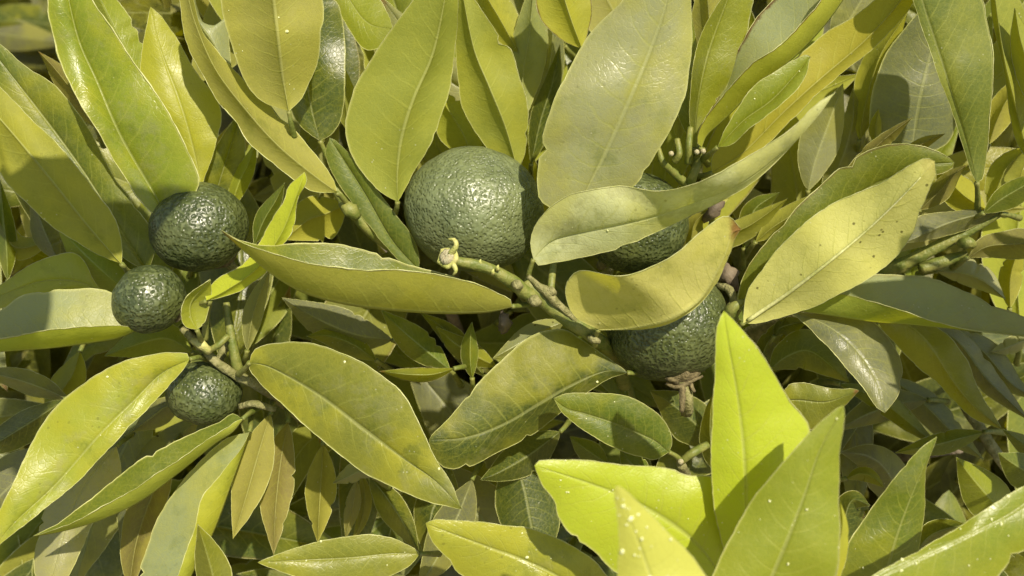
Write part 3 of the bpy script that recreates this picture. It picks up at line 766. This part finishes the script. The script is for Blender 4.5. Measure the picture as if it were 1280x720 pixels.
LF([(240,440),(215,425),(190,425),(130,445)], 20, 22, d=(28.2,27.8), col='leafy', mottle=.2)
LF([(100,440),(90,470),(70,500),(60,530)], 20, 20, d=(29,28.6), col='olive', face='D')
# right of the hidden fruit
LF([(868,320),(900,300),(940,280),(985,248)], 14, 16, d=(28.2,27.6), face='D', col='olive', mottle=.3)
LF([(945,302),(965,285),(995,265),(1030,238)], 14, 15, d=(28,27.4), face='D', col='olive', mottle=.3)
LF([(930,310),(935,285),(945,260),(975,240)], 14, 16, d=(28.8,28.4), col='green')
LF([(893,262),(898,250),(905,240),(925,228)], 9, 10, d=(28,27.6), face='D', col='pale')
LF([(852,345),(862,310),(868,280),(885,262)], 16, 18, d=(28.6,28.2), face='D', col='brown')
LF([(848,176),(850,150),(856,110),(860,70)], 13, 14, d=(28.6,28), face='D', col='olive')

# ---- twigs and branches (parts of the shrub)
tw = tube('twig', [(560,325,25.2),(573,327,25.3),(606,334,25.5),(636,349,25.8),(658,366,26.1),(672,375,26.3)], [6,7,7.5,9,9], M_TWIG, shrub, lump=.3, label='short twig ending in a bare calyx before the biggest fruit')
st = tube('branch', [(655,352,26.2),(680,375,26.4),(710,399,26.6),(738,418,26.8),(770,450,29),(790,520,34)], [10,11,10.5,9,9,12], M_TWIG, shrub, lump=.2, label='green main twig with a corky pale streak')
# corky streak on the main twig and rough nodes
tube('bark_patch', [(660,345,26.0),(685,368,26.1),(710,392,26.3),(728,408,26.5)], [3,6,4,2], M_BARK, st, lump=.6)
for (x, y, d, r, pr) in [(668,376,26.1,9,tw),(742,424,26.4,8,st),(688,364,26.2,7,st),(646,356,25.7,7,tw)]:
    tube('node', [(x-5,y-2,d),(x,y,d-.15),(x+6,y+3,d)], [r*.5,r*.8,r*.5], M_BARK, pr, lump=.5, n=6)
tube('petiole', [(688,366,26.3),(690,345,26.5),(693,325,26.9)], [5,4.5], M_TWIG, st)
for (x, y) in [(600,330),(622,337),(616,342)]:
    tube('bud', [(x,y,25.4),(x,y-3,25.3),(x+1,y-6,25.3)], [3,2.2,.6], M_BUD, tw, n=4, sides=6)
# calyx at the end of the short twig: a cup with five lobes
def calyx(cx, cy, d, r, m, parent, tilt=Vector((-.6, 0, .5)), lobes=5, lobe_len=1.2, name='calyx', core=M_CUT):
    c = P(cx, cy, d); k = d / 100 / FPX; ax = (-FWD + tilt).normalized(); a = ax.orthogonal().normalized(); b = ax.cross(a)
    V, F = [], []; n = lobes * 6
    rings = [(.45, -.9), (.95, -.5), (1.12, 0), (.92, .25), (.6, .1)]
    for j, (rr, h) in enumerate(rings):
        for i in range(n):
            an = 2 * math.pi * i / n
            lo = max(0, math.cos(an * lobes)) ** 1.5 * (lobe_len if j in (2, 3) else 0)
            jj = 1 + .12 * noise.noise(Vector((i, j, cx)))
            V.append(c + (a * math.cos(an) + b * math.sin(an)) * r * k * (rr + lo * .8) * jj + ax * r * k * (h + lo * .55))
    for j in range(len(rings) - 1):
        for i in range(n):
            i2 = (i + 1) % n
            F.append((j * n + i, j * n + i2, (j + 1) * n + i2, (j + 1) * n + i))
    F.append(tuple(range(n))[::-1])
    o = mesh_obj(name, V, F, [m], parent, c)
    # rough core disc
    V, F = [], []
    for j, (rr, h) in enumerate([(.75, 0), (.8, .35), (.5, .6), (0.05, .55)]):
        for i in range(n):
            an = 2 * math.pi * i / n
            q = 1 + .25 * noise.noise(Vector((i * .9, j * 2, cy)))
            V.append(c + (a * math.cos(an) + b * math.sin(an)) * r * k * rr * q + ax * r * k * h * q)
    for j in range(3):
        for i in range(n):
            i2 = (i + 1) % n
            F.append((j * n + i, j * n + i2, (j + 1) * n + i2, (j + 1) * n + i))
    return o, (V, F, c)
cx, (V, F, c0) = calyx(560, 322, 25.0, 12.5, M_BUD, tw, lobe_len=.2)
mesh_obj('pith', V, F, [M_CUT], tw, c0)
tube('sepal', [(562,318,24.9),(570,308,24.7),(568,300,24.7),(560,299,24.8)], [4,3.6,3,1.2], M_BUD, tw, n=8, sides=6)
tube('sepal', [(566,330,24.9),(570,338,24.8),(566,344,24.9)], [4,3,1], M_BUD, tw, n=6, sides=6)
# left node with the three small fruits
nb = tube('branch', [(227,410,26.6),(246,428,26.7),(262,445,26.8),(290,466,27),(330,486,27.6),(380,520,31)], [4,5.5,6,6.5,7,10], M_BARK, shrub, lump=.35, label='corky brown twig carrying the three small fruits')
tube('branch', [(283,378,27),(288,415,27),(296,455,27.1),(305,480,27.6)], [4,5.5,6.5,7], M_TWIG, shrub, lump=.1)
tube('node', [(240,425,26.4),(254,432,26.2),(262,440,26.4)], [4,7,4], M_BUD, nb, lump=.5, n=6)
tube('twig', [(256,440,26.6),(272,432,26.4),(285,420,26.6)], [4,4], M_TWIG, nb)
tube('twig', [(300,508,27.2),(318,505,27),(345,512,27.2)], [4,5,3], M_BARK, shrub, lump=.4)
tube('petiole', [(262,376,25.3),(258,395,26),(256,425,26.5)], [3.5,4.5], M_TWIG, nb)
# dark twig up the left of the centre, and its node
lb = tube('branch', [(306,96,28.2),(345,150,28),(385,196,28),(412,225,27.9),(437,262,27.8),(470,295,28.2),(515,330,29.2),(560,380,33)], [5,5.5,5.5,6,7,7,7,10], M_TWIG, shrub, lump=.15)
tube('node', [(428,254,27.4),(437,262,27.2),(447,272,27.4)], [6,10,6], M_TWIG, lb, lump=.3, n=6)
# twig cluster under the upper middle leaves
ub = tube('branch', [(878,184,27.4),(872,205,27.6),(862,232,28),(850,290,31)], [5,6,7,10], M_TWIG, shrub, lump=.2)
tube('twig', [(823,185,27.4),(828,202,27.3),(840,214,27.6),(860,232,28)], [3,4.5,5,6], M_TWIG, ub, lump=.2)
tube('petiole', [(846,174,27.3),(849,192,27.2),(843,202,27.4)], [4,4.5], M_TWIG, ub)
tube('petiole', [(863,160,27.2),(861,182,27),(860,204,27.3)], [4,4.5], M_TWIG, ub)
for (x, y) in [(839,192),(871,190),(879,189)]:
    tube('pith', [(x,y,27),(x,y,26.8)], [3.4,3.4], M_CUT, ub, n=2, sides=8)
# right side stem
rb = tube('branch', [(1100,345,28.6),(1140,325,28.2),(1175,307,27.9),(1207,292,27.7),(1232,278,27.5),(1252,266,27.3)], [10,9,8,7,5,4], M_TWIG, shrub, lump=.12, label='thick green stem rising to the right frame edge')
tube('twig', [(1150,336,28),(1185,325,27.9),(1210,318,27.6)], [7,8,5], M_TWIG, rb, lump=.2)
tube('node', [(1200,304,27.5),(1208,303,27.2),(1216,306,27.4)], [5,9,5], M_TWIG, rb, lump=.3, n=6)
tube('branch', [(1100,345,28.6),(1050,370,29.2),(980,400,31),(900,440,35)], [13,12,12,12], M_BARK, shrub, lump=.3)
tube('twig', [(897,357,27.6),(912,362,27.2),(917,378,27),(913,400,27.2),(905,420,28)], [4,5,5,5,6], M_BARK, shrub, lump=.3)
tube('bud', [(918,400,26.8),(912,390,26.4),(922,380,26.2),(930,375,26.6)], [6,9,6,2], M_TWIG, shrub, n=6, label='green leaf bud at the stalk of the speckled leaf')
# petioles below the oval leaf
tube('twig', [(851,577,26.8),(866,566,26.7),(884,556,27)], [4.5,5.5,5], M_TWIG, shrub)
tube('pith', [(851,577,26.5),(851,577,26.3)], [3.6,3.6], M_CUT, shrub, n=2, sides=8)
tube('branch', [(851,580,26.9),(860,600,29),(880,640,34)], [6,7,9], M_BARK, shrub, lump=.3)
tube('branch', [(1180,470,31),(1215,520,30.4),(1255,580,30.2),(1280,600,31)], [6,7,7,8], M_BARK, shrub, lump=.2)
# dead shrivelled bits
for pts, r in [([(903,330,28),(912,345,27.6),(918,362,27.8)], [5,11,5]), ([(628,392,28),(632,402,27.7),(627,414,28)], [4,9,4]), ([(880,275,28.5),(893,262,28),(905,250,28.5)],[4,9,3])]:
    tube('dead_bud', pts, r, M_DEAD, shrub, lump=.8, n=8, sides=10)

# ------------------------------------------------------------------ fruits
def fruit(px, py, d, rx, ry, label, pores, cal, seed, sub=6):
    """cal: pixel direction (dx, dy, toward camera) of the stalk end"""
    bm = bmesh.new()
    bmesh.ops.create_icosphere(bm, subdivisions=sub, radius=1)
    k = d / 100 / FPX
    ax = (RGT * cal[0] + UPV * -cal[1] - FWD * cal[2]).normalized()
    R = (rx + ry) / 2 * k
    for v in bm.verts:
        n = v.co.normalized()
        a = n.dot(ax)
        r = 1 - .07 * a * a - .05 * math.exp(-((1 - a) / .03)) - .03 * math.exp(-((1 + a) / .02))
        r += .028 * noise.noise(n * 2.2 + Vector((seed, 0, 0))) + .008 * noise.noise(n * 6 + Vector((seed, 3, 0)))
        # real pitted peel
        dist = noise.voronoi(n * R * pores * 1.0 + Vector((seed, seed, 0)))[0][0]
        r += (min(dist, .5) - .3) * .00024 / R
        v.co = n * r * R
    sx, sy = rx / ((rx + ry) / 2), ry / ((rx + ry) / 2)
    for v in bm.verts:
        v.co = RGT * v.co.dot(RGT) * sx + UPV * v.co.dot(UPV) * sy + FWD * v.co.dot(FWD)
    me = bpy.data.meshes.new('peel'); bm.to_mesh(me); bm.free()
    me.polygons.foreach_set('use_smooth', [True] * len(me.polygons))
    me.materials.append(M_FRUIT)
    root = bpy.data.objects.new('green_citrus_fruit', None); COL.objects.link(root); root.location = P(px, py, d)
    root['label'] = label; root['category'] = 'fruit'; root['group'] = 'unripe green citrus fruits on the shrub'
    o = bpy.data.objects.new('peel', me); COL.objects.link(o); o.parent = root
    o['pore_scale'] = float(pores * 1.2); o['grey_sheen'] = .5 if sub == 7 else .05
    # stalk end
    c = Vector(root.location) + ax * R * .93
    a = ax.orthogonal().normalized(); b = ax.cross(a)
    V, F = [], []; n = 30
    for j, (rr, h) in enumerate([(.02, .12), (.09, .11), (.16, .04), (.22, -.02), (.2, -.05)]):
        for i in range(n):
            an = 2 * math.pi * i / n
            lo = 1 + (.45 * max(0, math.cos(an * 5)) if j >= 2 else 0) + .15 * noise.noise(Vector((i, j, seed)))
            V.append(c + (a * math.cos(an) + b * math.sin(an)) * R * rr * lo + ax * R * h)
    for j in range(4):
        for i in range(n):
            i2 = (i + 1) % n
            F.append((j * n + i, (j + 1) * n + i, (j + 1) * n + i2, j * n + i2))
    mesh_obj('calyx', V, F, [M_DRY if sub < 7 else M_BUD], root, c)
    pts = cr([tuple(c), tuple(c + ax * R * .35 + Vector((0, 0, .001))), tuple(c + ax * R * .6 + FWD * R * .3)], 8)
    V, F = tube_data(pts, [R * .07 + .0006] * 9, 8, .3, seed)
    mesh_obj('stalk', V, F, [M_BARK], root, pts[0])
    return root
fruit(592,262,28.6,87,81, 'biggest green fruit, bumpy and lit from above, in the upper centre', 850, (-.25,.6,-.75), 1.3, 7)
fruit(249,284,27.4,60,58, 'round dark green fruit in the upper left, largest of the left cluster', 800, (.45,.75,-.5), 4.1)
fruit(187,374,26.0,46,43.5, 'small dark green fruit touching the left cluster between two folded leaves', 800, (.8,.45,-.3), 7.7)
fruit(255,492,27.4,46,42, 'small green fruit lowest in the left cluster, below the corky twig', 800, (.3,-.8,-.3), 9.2)
fruit(792,278,28.4,68,64, 'shaded green fruit half hidden behind the long pale twisted leaf', 820, (-.3,.5,-.8), 12.5)
f6 = fruit(834,405,27.9,76,77, 'large dark green fruit under the cupped pale leaf, lower right of centre', 820, (.2,1,.35), 15.8)
# dry flower remains hanging below the lower right fruit
V = []
for pts, r in [([(832,480,27.2),(845,484,26.9),(862,478,26.9),(878,470,27.2)], [1.2,2.8,2.6,1.4]), ([(852,482,26.9),(853,498,26.6),(852,515,26.6)], [3.4,4.2,3]), ([(862,480,27),(868,490,26.8)],[4,2])]:
    o = tube('dry_stalk', pts, r, M_DRY, f6, lump=.8, n=12, sides=10)

# ------------------------------------------------------------------ inner leaves: every one still a leaf of its own
rf = random.Random(5)
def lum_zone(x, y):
    """leaf colours: mixed in the upper half, dark below to stand in for shade"""
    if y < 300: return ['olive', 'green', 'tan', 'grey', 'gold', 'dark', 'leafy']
    return ['dark', 'dark', 'dark', 'dark', 'green', 'slate']  # shade of the lower half put into the leaf colours
made = 0
tries = 0
quota = 280 - n_leaf
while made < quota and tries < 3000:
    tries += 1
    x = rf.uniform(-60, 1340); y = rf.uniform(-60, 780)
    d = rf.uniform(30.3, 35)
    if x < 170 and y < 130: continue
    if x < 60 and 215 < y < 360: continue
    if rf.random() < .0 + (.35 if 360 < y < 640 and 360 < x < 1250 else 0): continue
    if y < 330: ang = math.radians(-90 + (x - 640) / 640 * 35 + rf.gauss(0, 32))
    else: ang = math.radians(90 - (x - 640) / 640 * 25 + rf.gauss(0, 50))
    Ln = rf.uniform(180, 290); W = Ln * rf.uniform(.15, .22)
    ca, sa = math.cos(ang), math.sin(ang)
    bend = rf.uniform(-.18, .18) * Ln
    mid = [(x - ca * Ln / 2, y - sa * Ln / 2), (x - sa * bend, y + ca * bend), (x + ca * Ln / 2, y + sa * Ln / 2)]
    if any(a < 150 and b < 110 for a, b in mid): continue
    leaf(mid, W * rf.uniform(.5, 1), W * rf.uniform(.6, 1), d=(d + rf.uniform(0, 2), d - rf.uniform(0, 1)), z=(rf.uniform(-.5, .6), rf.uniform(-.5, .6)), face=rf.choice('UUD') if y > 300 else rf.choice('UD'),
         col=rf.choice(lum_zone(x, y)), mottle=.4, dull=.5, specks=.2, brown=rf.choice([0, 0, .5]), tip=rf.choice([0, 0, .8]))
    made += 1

# ---- leaves added outside the view on the sun's rays, to throw dappled shade
def frame_px(p):
    q = p - CAM; z = q.dot(FWD)
    if z < .004: return None
    return 640 + FPX * q.dot(RGT) / z, 360 - FPX * q.dot(UPV) / z
def shade_leaf(c, dr, nm, Ln, W, col):
    sdv = dr.cross(nm).normalized(); V, F, U = [], [], []; k = 14
    for i in range(k + 1):
        t = i / k; wv = W * prof(t)
        cen = c + dr * Ln * (t - .5) - nm * Ln * .3 * (t - .4) ** 2
        for q in (-1, -.5, 0, .5, 1):
            V.append(cen + sdv * wv * q + nm * abs(q) * wv * .25); U.append((.5 + q / 2, t))
    for i in range(k):
        for q in range(4):
            a = i * 5 + q; F.append((a, a + 5, a + 6, a + 1))
    o = mesh_obj('leaf', V, F, [M_LEAF, M_RIM], shrub, V[2], None, U)
    o['top'], o['under'] = list(PAL[col][0]), list(PAL[col][1])
    for kk, vv in dict(edge_brown=0, tip_brown=0, specks=.1, mottle=.4, dull=.2, rough=0).items(): o[kk] = float(vv)
    return V
ro = random.Random(21)
over = []
for (x, y, d) in [(650,500,27),(770,540,27),(560,480,28),(480,430,28),(600,560,28),(700,560,28.5),
                  (210,215,26),(170,170,26),(70,255,25),(110,290,25),
                  (1130,590,29),(1200,500,29),(1100,490,28),(1230,600,29),(1070,440,27),(1160,540,29),(1240,450,28),(1180,640,28),(1140,470,28),
                  (1260,520,29),(460,470,29),(400,640,29),(330,640,29),(450,600,29),(560,640,29),(620,600,29),(480,440,30),(420,420,30),(80,580,29),(130,650,29),(30,480,29),(600,700,29),(240,620,28.5),(700,640,29),(880,560,28.5)]:
    a = P(x, y, d)
    Ln, W = ro.uniform(.07, .095), ro.uniform(.013, .018)
    dr = (RGT * ro.gauss(0, 1) + UPV * ro.gauss(0, 1) + FWD * ro.gauss(0, .2)).normalized()
    nm = (Lw + Vector((ro.gauss(0, .3), ro.gauss(0, .3), ro.gauss(0, .3)))).normalized(); nm = (nm - dr * nm.dot(dr)).normalized()
    for sI in range(10, 90):
        c = a + Lw * sI * .01
        bad = False
        for u in (-1.1, -.5, 0, .5, 1.1):
            for v2 in (-1.1, 0, 1.1):
                q = frame_px(c + dr * Ln * .5 * u + dr.cross(nm) * W * v2)
                if q and -50 < q[0] < 1330 and -50 < q[1] < 770: bad = True
        if not bad: break
    keep = [P(*k_) for k_ in [(915,430,21.2),(925,500,21.4),(935,600,21.6),(760,640,22),(700,610,22),(1010,620,20),(560,323,25),(600,375,25),(480,360,25),(249,270,25.8),(420,520,25),(1100,240,24.4),(592,220,26.5),(110,520,24.5),(60,590,24.2),(650,690,24),(880,230,24.5),(1075,300,24.5),(1010,350,25),(1140,230,23.8),(930,200,23.6),(830,380,25),(835,440,26),(750,280,25),(760,150,25)]]
    if any((((c - k_) - Lw * (c - k_).dot(Lw)).length) < .032 for k_ in keep): continue
    over.append((shade_leaf(c, dr, nm, Ln, W, ro.choice(['green', 'olive', 'leafy', 'dark']))[2], c))
# thin boughs added to carry the shading leaves, rooted outside the view
todo = [b for b, c in over]
start = P(1750, 150, 34)
FR = [(P(592,262,27), .021), (P(249,284,26.5), .015), (P(187,374,25.5), .011), (P(480,360,25), .008), (P(560,323,25), .01)]
def clear(a, b):
    for i in range(41):
        q = frame_px(a.lerp(b, i / 40))
        if q and -30 < q[0] < 1310 and -30 < q[1] < 750: return False
        for f_, r_ in FR:
            e_ = a.lerp(b, i / 40) - f_
            if (e_ - Lw * e_.dot(Lw)).length < r_: return False
    return True
joined = [start, P(-250, -500, 36)]
for p in list(joined):
    e = BASE + Vector((0, .03, .27))
    V, F = tube_data(cr([tuple(e), tuple(e.lerp(p, .5) + Vector((0, .03, .02))), tuple(p)], 16), [.005 - .003 * i / 16 for i in range(17)], 8)
    mesh_obj('branch', V, F, [M_TWIG], shrub, e)
while todo:
    best = min(((p - q).length, i, j) for i, p in enumerate(todo) for j, q in enumerate(joined) if clear(p, q)) if any(clear(p, q) for p in todo for q in joined) else None
    if best is None: break
    p, q = todo.pop(best[1]), joined[best[2]]
    V, F = tube_data([q, q.lerp(p, .5), p], [.0009, .0007, .0005], 6)
    mesh_obj('twig', V, F, [M_TWIG], shrub, q)
    joined.append(p)

# ---- the innermost foliage, far past counting
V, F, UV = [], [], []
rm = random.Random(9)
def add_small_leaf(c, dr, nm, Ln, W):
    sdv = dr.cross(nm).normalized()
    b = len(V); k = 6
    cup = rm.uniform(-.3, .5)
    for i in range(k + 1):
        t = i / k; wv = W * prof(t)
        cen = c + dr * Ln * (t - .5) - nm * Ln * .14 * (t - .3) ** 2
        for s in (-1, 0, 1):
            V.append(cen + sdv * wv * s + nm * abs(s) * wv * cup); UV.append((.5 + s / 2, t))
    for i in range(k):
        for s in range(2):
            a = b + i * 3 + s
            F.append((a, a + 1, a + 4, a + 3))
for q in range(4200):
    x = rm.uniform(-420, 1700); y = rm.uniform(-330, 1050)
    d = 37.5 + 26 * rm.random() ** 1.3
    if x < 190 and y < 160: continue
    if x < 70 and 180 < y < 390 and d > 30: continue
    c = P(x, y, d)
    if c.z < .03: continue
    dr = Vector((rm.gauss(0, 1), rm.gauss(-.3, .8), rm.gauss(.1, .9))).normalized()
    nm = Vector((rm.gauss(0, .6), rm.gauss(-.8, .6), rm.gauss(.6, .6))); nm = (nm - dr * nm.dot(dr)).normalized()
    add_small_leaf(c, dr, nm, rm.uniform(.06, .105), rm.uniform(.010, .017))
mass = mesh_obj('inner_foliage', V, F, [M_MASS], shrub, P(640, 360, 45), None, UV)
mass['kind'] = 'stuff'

# ---- main limbs down to the ground
def limb(name, pts, r0, r1, parent, label=None):
    c = cr([tuple(p) for p in pts], 26)
    V, F = tube_data(c, [r0 + (r1 - r0) * i / 26 for i in range(27)], 10, .12, r0 * 999)
    return mesh_obj(name, V, F, [M_TRUNK], parent, c[0])
top = P(640, 420, 42)
tr = limb('trunk', [BASE + Vector((0, 0, -.03)), BASE + Vector((.01, -.01, .12)), BASE + Vector((-.01, -.03, .28))], .024, .018, shrub)
jn = BASE + Vector((-.01, -.03, .27))
for tgt in [(790,520,34), (380,520,31), (560,380,33), (850,290,31), (900,440,35), (880,640,34), (200,250,36), (1150,200,36), (1200,560,34)]:
    e = P(*tgt)
    limb('limb', [jn, jn.lerp(e, .4) + Vector((0, .03, -.03)), e], .010, .0022, shrub)

# ------------------------------------------------------------------ ground and the dark shrub beyond
me_v, me_f = [], []
N = 60
def gx(i): 
    t = (i / N - .5) * 2
    return math.copysign(abs(t) ** 3.2 * 600, t)
for j in range(N + 1):
    for i in range(N + 1):
        x, y = gx(i), gx(j)
        h = .012 * noise.noise(Vector((x * 6, y * 6, 0))) if abs(x) < 5 and abs(y) < 5 else 0
        me_v.append(Vector((x, y + .6, h)))
for j in range(N):
    for i in range(N):
        a = j * (N + 1) + i
        me_f.append((a, a + 1, a + N + 2, a + N + 1))
gr = mesh_obj('ground', me_v, me_f, [M_SOIL]); gr['kind'] = 'structure'

bs_root = bpy.data.objects.new('background_shrub', None); COL.objects.link(bs_root)
bb = P(-20, 60, 95); bs_root.location = Vector((bb.x, bb.y, 0))
bs_root['label'] = 'dark out-of-focus shrub beyond the upper left corner'; bs_root['category'] = 'background shrub'
rs2 = random.Random(3)
V, F, UV = [], [], []
rm = rs2
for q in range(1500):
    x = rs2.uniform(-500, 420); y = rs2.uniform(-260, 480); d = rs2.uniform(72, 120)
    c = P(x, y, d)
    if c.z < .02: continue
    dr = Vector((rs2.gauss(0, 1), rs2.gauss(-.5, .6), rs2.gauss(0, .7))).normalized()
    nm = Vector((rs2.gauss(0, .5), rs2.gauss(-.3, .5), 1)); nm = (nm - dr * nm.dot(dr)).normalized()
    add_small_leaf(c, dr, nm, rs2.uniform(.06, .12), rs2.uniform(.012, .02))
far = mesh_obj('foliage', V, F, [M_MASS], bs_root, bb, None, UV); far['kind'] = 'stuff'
old = [(-40,20,60,'dark'),(20,45,64,'slate'),(0,100,66,'dark'),(60,30,70,'dark')]
for (x, y, d, c) in old:
    leaf([(x - 90, y - 12), (x, y), (x + 70, y + 10)], 22, 20, d=(d, d - 3), col=c, parent=bs_root, rim=0, dull=.1)
limb('trunk', [Vector((bb.x, bb.y, -.02)), Vector((bb.x + .02, bb.y, .15)), bb], .02, .008, bs_root)
